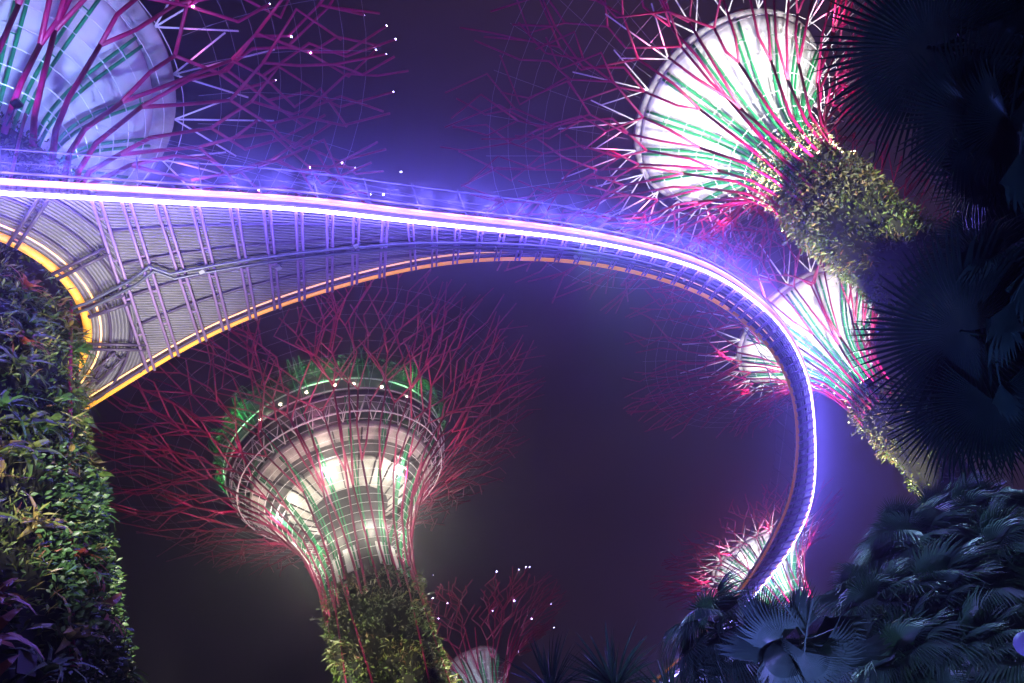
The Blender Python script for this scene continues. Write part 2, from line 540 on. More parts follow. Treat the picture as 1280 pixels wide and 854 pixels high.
    if blossom:
        n = blossom
        z = zn - 3.4 + rg.uniform(0, 1, n) ** .8 * (3.4 + collar)
        a = rg.uniform(0, 2 * PI, n)
        r = np.where(z < zn, rn + .1 + .4 * rg.random(n), 0)
        for k in np.where(z >= zn)[0]:
            s = (z[k] - zn) / (zt - zn) * .6
            r[k] = bez(P, s)[0] * rg.uniform(.72, 1.05)
        C = np.stack([r * np.cos(a), r * np.sin(a), z], 1)
        tag(leafmesh(C, np.stack([np.cos(a), np.sin(a), np.full(n, .1)], 1), .24, 'flowering_plants', M['blossom'], T, tilt=1., rng=rg), kind='stuff')
    # floodlights on brackets round the neck
    nl = 6
    for i in range(nl):
        a = 2 * PI * (i + .5) / nl
        ca, sa = math.cos(a), math.sin(a)
        r = rn + 1.0
        if white or pink:
            b = MB()
            b.tube([(rn * .95 * ca, rn * .95 * sa, zn - .9), (r * ca, r * sa, zn - .9)], .03, 5)
            b.box((r * ca, r * sa, zn - .82), (.26, .26, .14))
            b.build('lamp_bracket', M['dark'], T, False)
        if white:
            lamp('floodlight', 'SPOT', P_WHITE * white * ((zl - zn) / 8) ** 2, wcol, (r * ca, r * sa, zn - .7), T,
                 aim=(-ca * .02, -sa * .02, 1), size=.15, angle=math.radians(84), blend=1)
        if pink:
            lamp('pink_floodlight', 'SPOT', P_PINK * pink * ((rt - rn) / 9) ** 2 * 8, (1, .16, .42), (r * ca, r * sa, zn - .65), T,
                 aim=(ca * 1.0, sa * 1.0, 1), size=.1, angle=math.radians(96), blend=1)
    if canopy:
        for i in range(8):                              # added magenta lights near the rim, brightening the outer branches
            a = 2 * PI * (i + .35) / 8; ca, sa = math.cos(a), math.sin(a); r = rl + .5
            lamp('canopy_fill', 'SPOT', canopy, (1, .14, .40), (r * ca, r * sa, zl - .55), T, aim=(ca, sa, .22), size=.1, angle=math.radians(130), blend=.9)
    for deg, z, e, c_ in trunk_lamps:                   # lamps on arms low on the trunk, grazing the planting
        a = math.radians(deg); ca, sa = math.cos(a), math.sin(a); r0 = tr(z); r = r0 + 2.6; e = e * 5
        b = MB(); b.tube([(r0 * ca * .97, r0 * sa * .97, z), (r * ca, r * sa, z)], .035, 5); b.box((r * ca, r * sa, z + .1), (.3, .3, .2))
        b.build('lamp_bracket', M['dark'], T, False)
        lamp('trunk_light', 'SPOT', e, c_, (r * ca, r * sa, z + .25), T, aim=(-ca * .26, -sa * .26, 1), size=.12, angle=math.radians(48), blend=.9)
    return T, surf, tr

# top left: the tree whose trunk the walkway wraps
GX, GY = -13.83, 10.99
tG, sG, trG = supertree((GX, GY, 0), 'nearest supertree with thickly planted trunk beside the walkway and starry branches', 29.5, 2.95, 37.35, 6.67, 39.9, 17.0,
    nprim=24, rbase=5.95, planting=0, stars=260, star_r=.65, rim=.86, seed=3, thick=.105, tube_n=8, wcol=(.30, .42, 1), white=.95, pink=.4, canopy=260, trunk_lamps=((38, 7.0, 2800, (1, .94, .72)), (-8, 7.0, 2000, (1, .92, .75)), (-70, 8.0, 700, (.6, .6, 1))))
tB, _, _ = supertree((17.6, 30.5, 0), 'supertree at upper right with glowing white shell and flowering collar', 29.6, 1.95, 38.35, 6.08, 40.4, 15.85,
    nprim=24, rbase=2.8, zbase=18, planting=9000, leaf_size=.26, seed=5, white=2.0, pink=.7, canopy=700, thick=.088, blossom=6500, collar=2.6, bump=1.8, trunk_lamps=((-85, 19.0, 2200, (1, .97, .72)), (165, 19.0, 3200, (1, .97, .85)), (-150, 19.0, 900, (1, .90, .55))))
tC, _, _ = supertree((20.65, 51.45, 0), 'supertree with white shell seen half behind the walkway bend and palm fans', 28.6, 1.6, 36.6, 5.95, 38.6, 14.15,
    nprim=22, rbase=2.4, zbase=15, planting=2600, leaf_size=.3, seed=8, white=1.5, pink=.5, canopy=600, blossom=1300, collar=.8, trunk_lamps=((150, 17.0, 7000, (1, .90, .55)), (-140, 17.0, 3000, (1, .90, .55))))
tD, _, _ = supertree((12.6, 83.6, 0), 'farthest white lit supertree, crossed by the lower end of the walkway', 28.5, 2.4, 35.6, 5.2, 37.0, 10.9,
    nprim=20, rbase=3.0, zbase=18, planting=1200, leaf_size=.4, seed=9, white=2.6, pink=.7, canopy=650, blossom=700, collar=.8, tube_n=5, wires=False)
tE, _, _ = supertree((-19.2, 81.6, 0), 'small dark supertree dotted with tiny lamps right of the planted centre trunk', 32.0, 2.0, 38.6, 2.7, 41.6, 11.3,
    nprim=22, rbase=2.6, planting=600, leaf_size=.4, stars=40, star_r=.65, seed=12, white=.6, pink=.02, wcol=(.6, .78, 1), nribs=10, tube_n=5, wires=False, braces=False, thick=.09)
tF, _, _ = supertree((-41.5, 92.0, 0), 'dim supertree mostly hidden behind the left side of the centre trunk', 30.0, 2.0, 37.0, 2.7, 41.0, 10.0,
    nprim=18, rbase=2.6, planting=300, leaf_size=.4, stars=16, seed=14, white=.05, pink=.05, nribs=10, tube_n=5, wires=False, braces=False, thick=.09)
# the centre tree with the roof bar
AX, AY = -17.5, 50.6
tA, sA, trA = supertree((AX, AY, 0), 'tallest supertree with round roof terrace rimmed by green hedge and loops', 32.6, 3.4, 43.2, 8.2, 47.9, 18.4,
    nprim=30, rbase=4.3, zbase=20, planting=12000, leaf_size=.34, seed=21, shell=False, white=0, trunk_lamps=((12, 19.0, 3000, (1, .98, .74)), (-62, 19.0, 1500, (1, .90, .55)), (-118, 19.0, 3400, (1, .96, .72)), (-160, 19.0, 1600, (1, .98, .74))), pink=4.0, canopy=750, thick=.088, nhoop=19, hoop_r=.026, braces=False)

def roof_bar(T):
    b = MB(); b.lathe([(2.3, 31.5), (2.3, 38.9), (3.0, 40.35)], 40); b.build('core', M['concrete'], T)
    for i in range(12):
        b = MB()
        a = 2 * PI * i / 12
        c = Vector((math.cos(a), math.sin(a), 0)); t = Vector((-c.y, c.x, 0))
        b.box(c * 2.35 + Vector((0, 0, 34.6)), (.12, .95, 1.9), c, t)
        if i % 3 != 1: b.build('core_panel', M['shell'], T, False)
    b = MB(); b.lathe([(2.9, 40.3), (3.5, 40.7), (4.5, 41.5), (4.8, 41.6), (4.8, 41.95)], 64); b.build('lower_bowl', M['bowl'], T)
    b = MB(); b.lathe([(4.7, 41.97), (6.3, 42.25), (6.4, 42.4)], 64); b.build('shadow_gap', M['concrete'], T)
    b = MB(); b.lathe([(6.35, 42.1), (7.1, 42.65), (7.35, 42.7), (7.35, 43.1), (7.0, 43.3)], 64); b.build('upper_bowl', M['bowl'], T)
    for i in range(20):                                 # dark radial fins standing in for rib shadows across the bowls
        a = 2 * PI * (i + .1) / 20
        c = Vector((math.cos(a), math.sin(a), 0)); t = Vector((-c.y, c.x, 0))
        b = MB()
        pts = [(2.9, 40.2), (4.6, 41.42), (6.3, 41.95), (7.2, 42.6)]
        for (r0, z0), (r1, z1) in zip(pts[:-1], pts[1:]):
            b.quad(c * r0 + Vector((0, 0, z0)) - t * .05, c * r0 + Vector((0, 0, z0)) + t * .05, c * r1 + Vector((0, 0, z1)) + t * .05, c * r1 + Vector((0, 0, z1)) - t * .05)
            b.quad(c * r0 + Vector((0, 0, z0)) + t * .05, c * r0 + Vector((0, 0, z0 + .3)) + t * .05, c * r1 + Vector((0, 0, z1 + .3)) + t * .05, c * r1 + Vector((0, 0, z1)) + t * .05)
            b.quad(c * r0 + Vector((0, 0, z0)) - t * .05, c * r0 + Vector((0, 0, z0 + .3)) - t * .05, c * r1 + Vector((0, 0, z1 + .3)) - t * .05, c * r1 + Vector((0, 0, z1)) - t * .05)
        b.build('shadow_fin', M['concrete'], T, False)
    b = MB()
    for i in range(40):                                 # lattice truss ring
        a = 2 * PI * i / 40; a2 = 2 * PI * (i + 1) / 40; am = (a + a2) / 2
        q = lambda r, a, z: (r * math.cos(a), r * math.sin(a), z)
        b.tube([q(7.3, a, 43.1), q(8.7, am, 44.5)], .035, 4); b.tube([q(8.7, am, 44.5), q(7.3, a2, 43.1)], .035, 4)
        b.tube([q(7.3, a, 43.1), q(8.3, a, 43.2)], .03, 4); b.tube([q(8.3, a, 43.2), q(8.7, am, 44.5)], .03, 4); b.tube([q(8.3, a2, 43.2), q(8.7, am, 44.5)], .03, 4)
    b.tube([(8.7 * math.cos(2 * PI * k / 72), 8.7 * math.sin(2 * PI * k / 72), 44.5) for k in range(72)], .06, 5, close=True)
    b.tube([(8.3 * math.cos(2 * PI * k / 72), 8.3 * math.sin(2 * PI * k / 72), 43.2) for k in range(72)], .05, 5, close=True)
    b.build('truss_ring', M['white_steel'], T)
    b = MB(); b.lathe([(7.2, 44.45), (8.85, 44.6), (8.95, 44.85), (7.2, 44.95)], 72); td = b.build('terrace_deck', M['dark'], T)
    b = MB(); b.lathe([(8.9, 44.9), (9.0, 46.0)], 72); b.build('glass_balustrade', M['glass'], td)
    for z, r in ((45.0, 9.0), (46.05, 9.02)):
        b = MB(); b.tube([(r * math.cos(2 * PI * k / 72), r * math.sin(2 * PI * k / 72), z) for k in range(72)], .06, 5, close=True)
        b.build('rail', M['white_steel'], td)
    b = MB(); b.lathe([(4.0, 44.95), (6.6, 45.0), (6.6, 46.9)], 64); b.build('bar_wall', M['concrete'], T)
    b = MB(); b.lathe([(3.0, 46.7), (8.4, 46.75), (8.6, 47.1), (3.0, 47.3)], 72); b.build('roof', M['dark'], T)
    rg = np.random.default_rng(5)
    n = 9000
    a = rg.uniform(0, 2 * PI, n); r = 8.7 + .9 * rg.random(n); z = 46.9 + rg.uniform(0, 1.3, n)
    Cc = np.stack([r * np.cos(a), r * np.sin(a), z], 1)
    b = MB(); b.lathe([(8.5, 46.9), (9.3, 47.0), (9.4, 48.0), (8.6, 48.2)], 72); ht = b.build('hedge_trough', M['soil'], T)
    tag(leafmesh(Cc, np.stack([np.cos(a), np.sin(a), 0 * a], 1), .22, 'roof_hedge', M['greenery'], ht, rng=rg, width=.6), kind='stuff')
    for i in range(12):                                 # green loops clasping the rim
        a = 2 * PI * (i + .35) / 12
        b = MB()
        for da in (-.045, .0, .045):
            aa = a + da
            prof = [(8.75, 44.6), (9.25, 46.0), (10.0, 47.6), (10.1, 48.4), (9.7, 48.9), (9.1, 48.7), (8.8, 47.6)]
            b.tube([(r * math.cos(aa), r * math.sin(aa), z) for r, z in prof], .04, 5)
        b.build('loop', M['loop'], T)
    for i in range(16):                                 # main ribs of the cage
        a = 2 * PI * (i + .35) / 16
        b = MB()
        for da in (-1, 1):
            pts = []
            for s in np.linspace(.02, .50, 12):
                p = sA(s, a, -.45); r = math.hypot(p.x, p.y)
                if r > 8.7: break
                aa = a + da * .11 / r
                pts.append((r * math.cos(aa), r * math.sin(aa), p.z))
            pts.append((8.7 * math.cos(a + da * .012), 8.7 * math.sin(a + da * .012), 44.5))
            b.tube(pts, .07, 5)
        b.build('rib', M['green'], T)
    for i in range(22):
        a = 2 * PI * (i + R_.uniform(-.3, .3)) / 22
        b = MB(); b.lathe([(.001, -.1), (.09, -.07), (.11, 0), (.001, .02)], 8)
        b.build('ceiling_lamp', M['lamp'], T, loc=(7.9 * math.cos(a), 7.9 * math.sin(a), 46.6))
    for i in range(6):
        a = 2 * PI * (i + .2) / 6
        lamp('floodlight', 'POINT', 300, (1, .90, .74), (3.1 * math.cos(a), 3.1 * math.sin(a), 36.5), T, size=.15)
        lamp('bowl_light', 'POINT', 420, (1, .92, .80), (5.6 * math.cos(a + .5), 5.6 * math.sin(a + .5), 40.2), T, size=.15)
        lamp('terrace_light', 'POINT', 60, (1, .82, .6), (7.7 * math.cos(a), 7.7 * math.sin(a), 46.2), T, size=.1)
    for i in range(8):
        a = 2 * PI * (i + .5) / 8
        lamp('green_light', 'SPOT', 1150, (.25, 1, .35), (11.0 * math.cos(a), 11.0 * math.sin(a), 45.6), T, aim=(-math.cos(a) * .7, -math.sin(a) * .7, 1), size=.1, angle=math.radians(150))
R_ = random.Random(4)
roof_bar(tA)

# pink struts running up the planted trunk of the centre tree
for i in range(8):
    a = 2 * PI * i / 8 + .1; sl = .22 * (1 if i % 2 else -1)
    b = MB(); b.tube([(trA(z) * 1.06 * math.cos(a + sl * (z - 20) / 10) + 0, trA(z) * 1.06 * math.sin(a + sl * (z - 20) / 10), z) for z in np.linspace(16, 33, 9)], .06, 6)
    b.build('strut', M['pink'], tA)

# nearest trunk: dense planting, bromeliads, ferns, struts
def near_planting(T):
    rg = np.random.default_rng(31)
    def cyl(n, z0, z1, clump=.5, bulge=.32, a0=-PI, a1=PI, add=0.):
        nc = max(1, n // 22)
        ca = rg.uniform(a0, a1, nc); cz = rg.uniform(z0, z1, nc); cs = rg.uniform(.15, .45, nc) * clump * 2; cb = rg.uniform(.02, bulge, nc)
        i = rg.integers(0, nc, n)
        z = np.clip(cz[i] + rg.normal(0, .7, n) * cs[i], z0, z1 + .3)
        rr = np.array([trG(q) for q in z])
        a = ca[i] + rg.normal(0, .7, n) * cs[i] / rr
        rr = rr + .03 + add + cb[i] * rg.random(n)
        return np.stack([rr * np.cos(a), rr * np.sin(a), z], 1), np.stack([np.cos(a), np.sin(a), np.full(n, .1)], 1)
    C, Nn = cyl(30000, 7, 29.3)
    tag(leafmesh(C, Nn, .165, 'planting', M['leaf'], T, rng=rg, width=.34), kind='stuff')
    C, Nn = cyl(9000, 7, 29.0, clump=2.5, bulge=.12)
    tag(leafmesh(C, Nn, .17, 'ground_planting', M['leaf_dark'], T, rng=rg, width=.45), kind='stuff')
    C, Nn = cyl(6000, 7, 15.5, a0=-.05, a1=.75, bulge=.35, add=.22)
    tag(leafmesh(C, Nn, .17, 'hedge_planting', M['leaf_dark'], T, rng=rg, width=.5), kind='stuff')
    C, Nn = cyl(8000, 8, 26, bulge=.3, add=.1)
    tag(leafmesh(C, Nn, .32, 'strappy_planting', M['strap'], T, rng=rg, width=.12, tilt=.6), kind='stuff')
    aim = math.atan2(-GY, -GX)                          # side that faces the path
    for i in range(100):
        u = (i + .5) / 100
        a = aim + rg.uniform(-1.25, 1.35); z = 8.5 + 12.5 * ((i * .618) % 1)
        r = trG(z) + .12
        k = (0, 1, 0, 3, 1, 0, 2, 3, 1, 0)[i % 10] if z > 13 else (2, 1, 0, 2, 3, 1, 2, 0, 1, 3)[i % 10]
        o = bpy.data.objects.new('fern' if k == 3 else 'bromeliad', BROM[k])
        COL.objects.link(o); o.parent = T
        o.location = (r * math.cos(a), r * math.sin(a), z)
        d = Vector((math.cos(a), math.sin(a), rg.uniform(.1, .7)))
        o.rotation_euler = d.to_track_quat('Z', 'Y').to_euler()
        q = rg.uniform(1.0, 1.7); o.scale = (q, q, q)
    for i in range(9):
        a = 2 * PI * i / 9 + .2; sl = (.16, -.10, .05)[i % 3]
        b = MB(); b.tube([((trG(z) + .16) * math.cos(a + sl * (z - 15) / 6), (trG(z) + .16) * math.sin(a + sl * (z - 15) / 6), z) for z in np.linspace(7, 30, 10)], .05, 6)
        b.build('strut', M['pink'], T)
near_planting(tG)

# added fill lights out of view, for the deck and the palms
def uplight(loc, target, energy, col, label, ang=40):
    T = thing('fill_light', label, 'floodlight', loc, 'added fill lights')
    b = MB(); b.box((0, 0, .06), (.5, .5, .12)); bs = b.build('base', M['dark'], T, False)
    d = (Vector(target) - Vector(loc)).normalized(); x, y, _ = frame(d)
    b = MB(); b.box(d * .1 + Vector((0, 0, .35)), (.4, .4, .25), x, y, d); hs = b.build('housing', M['dark'], T, False)
    b = MB(); b.box(d * .235 + Vector((0, 0, .35)), (.34, .34, .01), x, y, d); b.build('lens', M['flood'], hs, False)
    lamp('beam', 'SPOT', energy, col, tuple(d * .3 + Vector((0, 0, .35))), T, aim=d, size=.15, angle=math.radians(ang), blend=.7)
uplight((-5.0, 6.5, 0), (-6.6, 13.2, 22), 23000, (.50, .38, 1), 'unseen violet fill light shining up at the wide end of the deck', 40)  # unseen fill giving the wide deck its lilac underside
uplight((-1.5, 6.0, 0), (1.5, 17.2, 22), 15000, (.15, .13, 1), 'added blue fill light shining up at the narrowing deck', 50)  # added to turn the middle of the underside blue

# ------------------------------------------------------------------ the walkway
LEDP = [(-13.9, 6.1), (-12.2, 6.55), (-10.9, 7.45), (-9.676, 8.381), (-7.934, 9.61), (-7.32, 10.05), (-6.04, 10.99), (-5.2, 11.58), (-4.4, 12.13), (-3.2, 13.0), (-2.4, 13.72), (-1.34, 14.62), (-.039, 15.67), (1.357, 16.78), (2.834, 17.99), (4.371, 19.35), (5.986, 20.98), (6.756, 21.79), (8.068, 23.37), (9.204, 25.32), (10.353, 27.69), (11.126, 30.0), (11.616, 32.21), (11.92, 34.51), (12.005, 37.2), (11.97, 40.4), (11.8, 44.2), (11.39, 47.0), (10.685, 49.13), (9.565, 51.64), (7.998, 53.85), (5.83, 56.5), (1.406, 60.8), (-1.122, 62.8), (-6, 66.2)]
ORP = [(-12.943, 15.611), (-11.466, 15.477), (-9.513, 15.236), (-7.727, 15.216), (-6.109, 15.429), (-4.496, 15.743), (-2.141, 16.393), (-.605, 17.04), (.949, 17.907), (2.498, 18.979), (4.107, 20.364), (5.755, 22.09), (6.527, 23.03), (7.865, 24.756), (9.013, 26.99), (9.978, 29.32), (10.646, 31.65), (11.0, 33.78), (11.15, 36.5), (11.05, 39.6), (10.6, 43.1), (10.1, 45.3), (9.487, 47.1), (8.551, 49.19), (7.5, 51.4), (5.4, 54.6), (.516, 59.9), (-1.8, 61.5), (-6.6, 64.9)]
PAIRS = [((-7.94, 9.56), (-10.42, 15.21)), ((-7.32, 9.99), (-9.55, 15.13)), ((-6.73, 10.47), (-8.6, 15.1)), ((-5.97, 11.03), (-7.76, 15.19)), ((-5.2, 11.6), (-6.89, 15.18)), ((-4.5, 12.19), (-6.07, 15.26)), ((-3.76, 12.69), (-5.23, 15.47)), ((-3.07, 13.21), (-4.42, 15.72)), ((-2.4, 13.76), (-3.6, 15.9)), ((-1.75, 14.31), (-2.77, 16.08))]
ZD = 22.0

def dense(pl, step=.1, it=10):
    p = np.array(pl, float)
    s = np.r_[0, np.cumsum(np.linalg.norm(np.diff(p, axis=0), axis=1))]
    t = np.arange(0, s[-1], step)
    q = np.stack([np.interp(t, s, p[:, k]) for k in (0, 1)], 1)
    for _ in range(it):                                 # smooth
        w = q.copy()
        for k in (-6, -4, -2, 2, 4, 6):
            idx = np.clip(np.arange(len(q)) + k, 0, len(q) - 1)
            w += q[idx]
        w /= 7; w[:3] = q[:3]; w[-3:] = q[-3:]
        q = w
    return q
EL = dense(LEDP); EO = dense(ORP)
def nearest(q, p):
    return int(np.argmin(((q - np.array(p)) ** 2).sum(1)))
def resample(q, i0, i1, n):
    return np.stack([np.interp(np.linspace(i0, i1, n), np.arange(len(q)), q[:, k]) for k in (0, 1)], 1)

def walkway():
    T = thing('skyway_bridge', 'curved aerial walkway edged by a blue white light strip and orange tubes', 'walkway', (0, 0, 0))
    # matching stations on both edges, from the cross frames seen under the deck
    iL = [nearest(EL, a) for a, b in PAIRS]; iO = [nearest(EO, b) for a, b in PAIRS]
    kL, kO = iL[-1], iO[-1]
    restL = np.arange(kL, len(EL) - 1); n_st = int((len(EL) - kL) * .1 / .8)
    L_, O_ = [], []
    for j in range(len(iL) - 1):
        L_.append(resample(EL, iL[j], iL[j + 1], 5)[:-1]); O_.append(resample(EO, iO[j], iO[j + 1], 5)[:-1])
    nn = n_st * 4
    far = resample(EL, kL, len(EL) - 1, nn)
    L_.append(far)
    # opposite points: nearest point on the other edge, kept monotonic
    o = []; last = kO
    for i, p in enumerate(far):
        k = nearest(EO, p); k = max(k, last); last = k; o.append(k)
    o = np.array(o, float)
    for _ in range(20): o = np.r_[o[0], (o[:-2] + o[1:-1] + o[2:]) / 3, o[-1]]
    O_.append(np.stack([np.interp(o, np.arange(len(EO)), EO[:, k]) for k in (0, 1)], 1))
    A = np.concatenate(L_); B = np.concatenate(O_)
    # platform round the trunk: polar ring from the first frame
    hole = 3.62; c = np.array((GX, GY))
    def outer(an):
        """platform outline at angle an around the trunk"""
        d = np.array((math.cos(an), math.sin(an)))
        best = 1e9
        for q in (EL[:iL[0] + 1], EO[:iO[0] + 1]):
            v = q - c
            x = v @ d; y = v @ np.array((-d[1], d[0]))
            for k in range(len(q) - 1):
                if y[k] * y[k + 1] <= 0 and x[k] > 0:
                    t = y[k] / (y[k] - y[k + 1] + 1e-9); best = min(best, x[k] + t * (x[k + 1] - x[k]))
        # chord of the first frame
        p, q = EL[iL[0]] - c, EO[iO[0]] - c
        y0, y1 = p @ np.array((-d[1], d[0])), q @ np.array((-d[1], d[0]))
        if y0 * y1 <= 0 and (p @ d > 0 or q @ d > 0):
            t = y0 / (y0 - y1); best = min(best, p @ d + t * ((q - p) @ d))
        return best if best < 50 else 4.85
    # deck sheet
    V = []; F = []; UV = []
    nl = 8
    def strip(P0, P1, uvmode):
        k0 = len(V); n = len(P0)
        s = np.r_[0, np.cumsum(np.linalg.norm(np.diff((P0 + P1) / 2, axis=0), axis=1))]
        w = np.linalg.norm(P1 - P0, axis=1)
        for i in range(n):
            for j in range(nl + 1):
                f = j / nl
                p = P0[i] * (1 - f) + P1[i] * f
                V.append((p[0], p[1], ZD)); UV.append((f * w[i], s[i]) if uvmode == 0 else (s[i] if uvmode == 2 else f * w[i], 0))
        for i in range(n - 1):
            for j in range(nl):
                a = k0 + i * (nl + 1) + j
                F.append((a, a + 1, a + nl + 2, a + nl + 1))
    strip(A, B, 0)
    an = np.linspace(PI, -PI, 145)
    P0 = np.array([c + hole * np.array((math.cos(t), math.sin(t))) for t in an])
    P1 = np.array([c + outer(t) * np.array((math.cos(t), math.sin(t))) for t in an])
    strip(P0, P1, 0)
    me = bpy.data.meshes.new('deck'); me.from_pydata(V, [], F)
    u = me.uv_layers.new(name='UVMap')
    for lo in me.loops: u.data[lo.index].uv = UV[lo.vertex_index]
    me.materials.append(M['deck'])
    d = bpy.data.objects.new('deck', me); COL.objects.link(d); d.parent = T
    sol = d.modifiers.new('sheet', 'SOLIDIFY'); sol.thickness = .22; sol.offset = 1 if me.polygons[0].normal.z > 0 else -1
    # edges
    def offs(q, dist, z):
        t = np.gradient(q, axis=0); t /= np.linalg.norm(t, axis=1)[:, None] + 1e-9
        nrm = np.stack([t[:, 1], -t[:, 0]], 1)
        w = q + nrm * dist
        return [(x, y, z) for x, y in w[::4]]
    kb = nearest(EL, (10.0, 27.0))
    MB().tube(offs(EL[:kb + 2], .03, ZD - .24), .055, 8).build('light_strip', M['led'], T)
    MB().tube(offs(EL[kb:], .03, ZD - .14), .05, 8).build('light_strip', M['led_far'], T)
    MB().tube(offs(EL, .16, ZD + .10), .085, 8).build('outer_tube', M['yellow'], T)
    MB().tube(offs(EL, .26, ZD + .36), .04, 6).build('cable_tray', M['purlin'], T)
    MB().tube(offs(EO[:260], 0, ZD - .04), .085, 8).build('inner_tube_glow', M['warm_tube'], T)
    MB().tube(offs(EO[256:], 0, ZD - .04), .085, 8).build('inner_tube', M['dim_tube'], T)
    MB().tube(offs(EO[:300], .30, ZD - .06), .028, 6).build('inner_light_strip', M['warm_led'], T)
    MB().tube(offs(EO, .16, ZD - .10), .06, 6).build('inner_beam', M['purlin'], T)
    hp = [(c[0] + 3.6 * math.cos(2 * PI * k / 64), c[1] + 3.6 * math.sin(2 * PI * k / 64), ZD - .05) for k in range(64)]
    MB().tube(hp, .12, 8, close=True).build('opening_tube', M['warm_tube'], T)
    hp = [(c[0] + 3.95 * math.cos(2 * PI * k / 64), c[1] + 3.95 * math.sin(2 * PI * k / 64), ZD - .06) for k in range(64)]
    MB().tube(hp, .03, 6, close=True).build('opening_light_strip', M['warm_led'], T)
    # railings
    for q, sgn, nm in ((EL, 1, 'railing'), (EO, -1, 'railing')):
        b = MB()
        b.tube(offs(q, sgn * .34, ZD + 1.42), .022, 6)
        b.tube(offs(q, sgn * .30, ZD + .8), .008, 4)
        lo = offs(q, sgn * .14, ZD + .1)[::4]; hi = offs(q, sgn * .36, ZD + 1.5)[::4]
        for p, h in zip(lo, hi): b.tube([p, h], .018, 5)
        b.build(nm, M['rail'], T)
    b = MB()
    lo = offs(EL[:120], .20, ZD + .35); hi = offs(EL[:120], .31, ZD + 1.35)
    for i in range(len(lo) - 1): b.quad(lo[i], lo[i + 1], hi[i + 1], hi[i])
    b.build('glass_balustrade', M['glass'], T)
    # cross frames: pairs of tubes under the deck
    def pair(p, q, m='violet', r=.045, gap=.19, z=ZD - .20):
        p = np.array(p); q = np.array(q); d = (q - p) / np.linalg.norm(q - p); nrm = np.array((d[1], -d[0]))
        b = MB()
        for sgn in (-.5, .5):
            a = p + nrm * sgn * gap; e = q + nrm * sgn * gap
            b.tube([(a[0], a[1], z), (e[0], e[1], z)], r, 8)
        for f in np.arange(.1, .95, .22 if np.linalg.norm(q - p) > 2 else .4):
            x = p * (1 - f) + q * f
            b.tube([(x[0] - nrm[0] * gap / 2, x[1] - nrm[1] * gap / 2, z), (x[0] + nrm[0] * gap / 2, x[1] + nrm[1] * gap / 2, z)], r * .7, 5)
        b.build('cross_frame', M[m], T)
    for i, (a, b_) in enumerate(PAIRS): pair(EL[iL[i]], EO[iO[i]], gap=.20 - .006 * i)
    far_i = np.arange(4, nn, 4)
    off0 = len(A) - nn
    for k in far_i[:80]: pair(A[off0 + k], B[off0 + k], r=.035, gap=.15, z=ZD - .16)
    pair((-10.49, 9.74), (-8.93, 9.0), 'purlin', .05); pair((-10.33, 11.05), (-8.7, 11.07), 'purlin', .05)
    pair((-10.5, 12.48), (-9.3, 12.69), 'purlin', .06, .34); pair((-11.25, 13.51), (-10.0, 14.5), 'purlin', .05, .2); pair((-12.05, 14.7), (-10.75, 14.3), 'purlin', .05, .34)
    for t in np.arange(PI * .55, 2 * PI - .6, PI / 9):
        dd = np.array((math.cos(t), math.sin(t))); pair(c + dd * 3.65, c + dd * outer(t), 'purlin', .05, .3)
    # purlins along the deck
    for f in (.18, .36, .54, .72):
        P = A * (1 - f) + B * f
        keep = len(P) if f in (.36, .72) else 120
        MB().tube([(x, y, ZD - .06) for x, y in P[:keep:2]], .05, 6).build('purlin', M['purlin'], T)
    for rr in (4.2, 4.75, 5.3, 6.0):
        pts = []
        for t in np.linspace(-1.6, 2.0, 60):
            if outer(t) > rr + .05: pts.append((c[0] + rr * math.cos(t), c[1] + rr * math.sin(t), ZD - .06))
        if len(pts) > 2: MB().tube(pts, .045, 6).build('purlin', M['purlin'], T)
    # conduits
    P = A * .52 + B * .48
    def cond(o):
        pts = [(-10.6, 12.25 + o), (-10.2, 12.33 + o), (-8.75, 12.33 + o), (-8.1, 12.2 + o)]
        n0 = nearest(P, (-7.8, 12.3))
        pts += [tuple(p + np.array((0, o))) for p in P[n0:n0 + 90:3]]
        MB().tube([(x, y, ZD - .34) for x, y in pts], .045, 8).build('conduit', M['conduit'], T)
    cond(0); cond(-.2)
    # small fittings under the deck
    for (x, y), s in (((-7.05, 12.9), .22), ((-5.2, 14.0), .24), ((-2.9, 14.6), .18), ((.9, 17.2), .16), ((3.3, 19.2), .16), ((6.9, 22.9), .15), ((10.3, 28.6), .15), ((11.5, 36.0), .15)):
        b = MB(); b.box((x, y, ZD - .34), (s * .7, s * .55, s * .5)); b.build('junction_box', M['galv'], T, False)
    # added unseen point lights along the strip, making its blue halo in the haze
    t = np.gradient(EL, axis=0); t /= np.linalg.norm(t, axis=1)[:, None]
    nrm = np.stack([t[:, 1], -t[:, 0]], 1)
    k = 6
    while k < len(EL) - 60:
        p = EL[k] + nrm[k] * .25; e = EL[k] + nrm[k] * .60
        lamp('halo_light', 'POINT', P_GLOW * (1.0 if k < 330 else .45), (.15, .12, 1), (e[0], e[1], ZD + .16), T, size=.3)
        k += 11
    # thin stays up into the trees
    b = MB()
    for k in range(150, len(EL) - 80, 75):
        p = EL[k]
        tgt = Vector((GX, GY, 36)) if k < 330 else Vector((12.6, 83.6, 34))
        v = (tgt - Vector((p[0], p[1], ZD + .3)))
        b.tube([(p[0], p[1], ZD + .3), Vector((p[0], p[1], ZD + .3)) + v * .86], .006, 3)
    b.build('stay_cables', M['wire'], T)
    return T
sky_way = walkway()
for k, (x, y, z, e) in enumerate(((-7.2, 12.9, 14.0, 0),)):
    pass

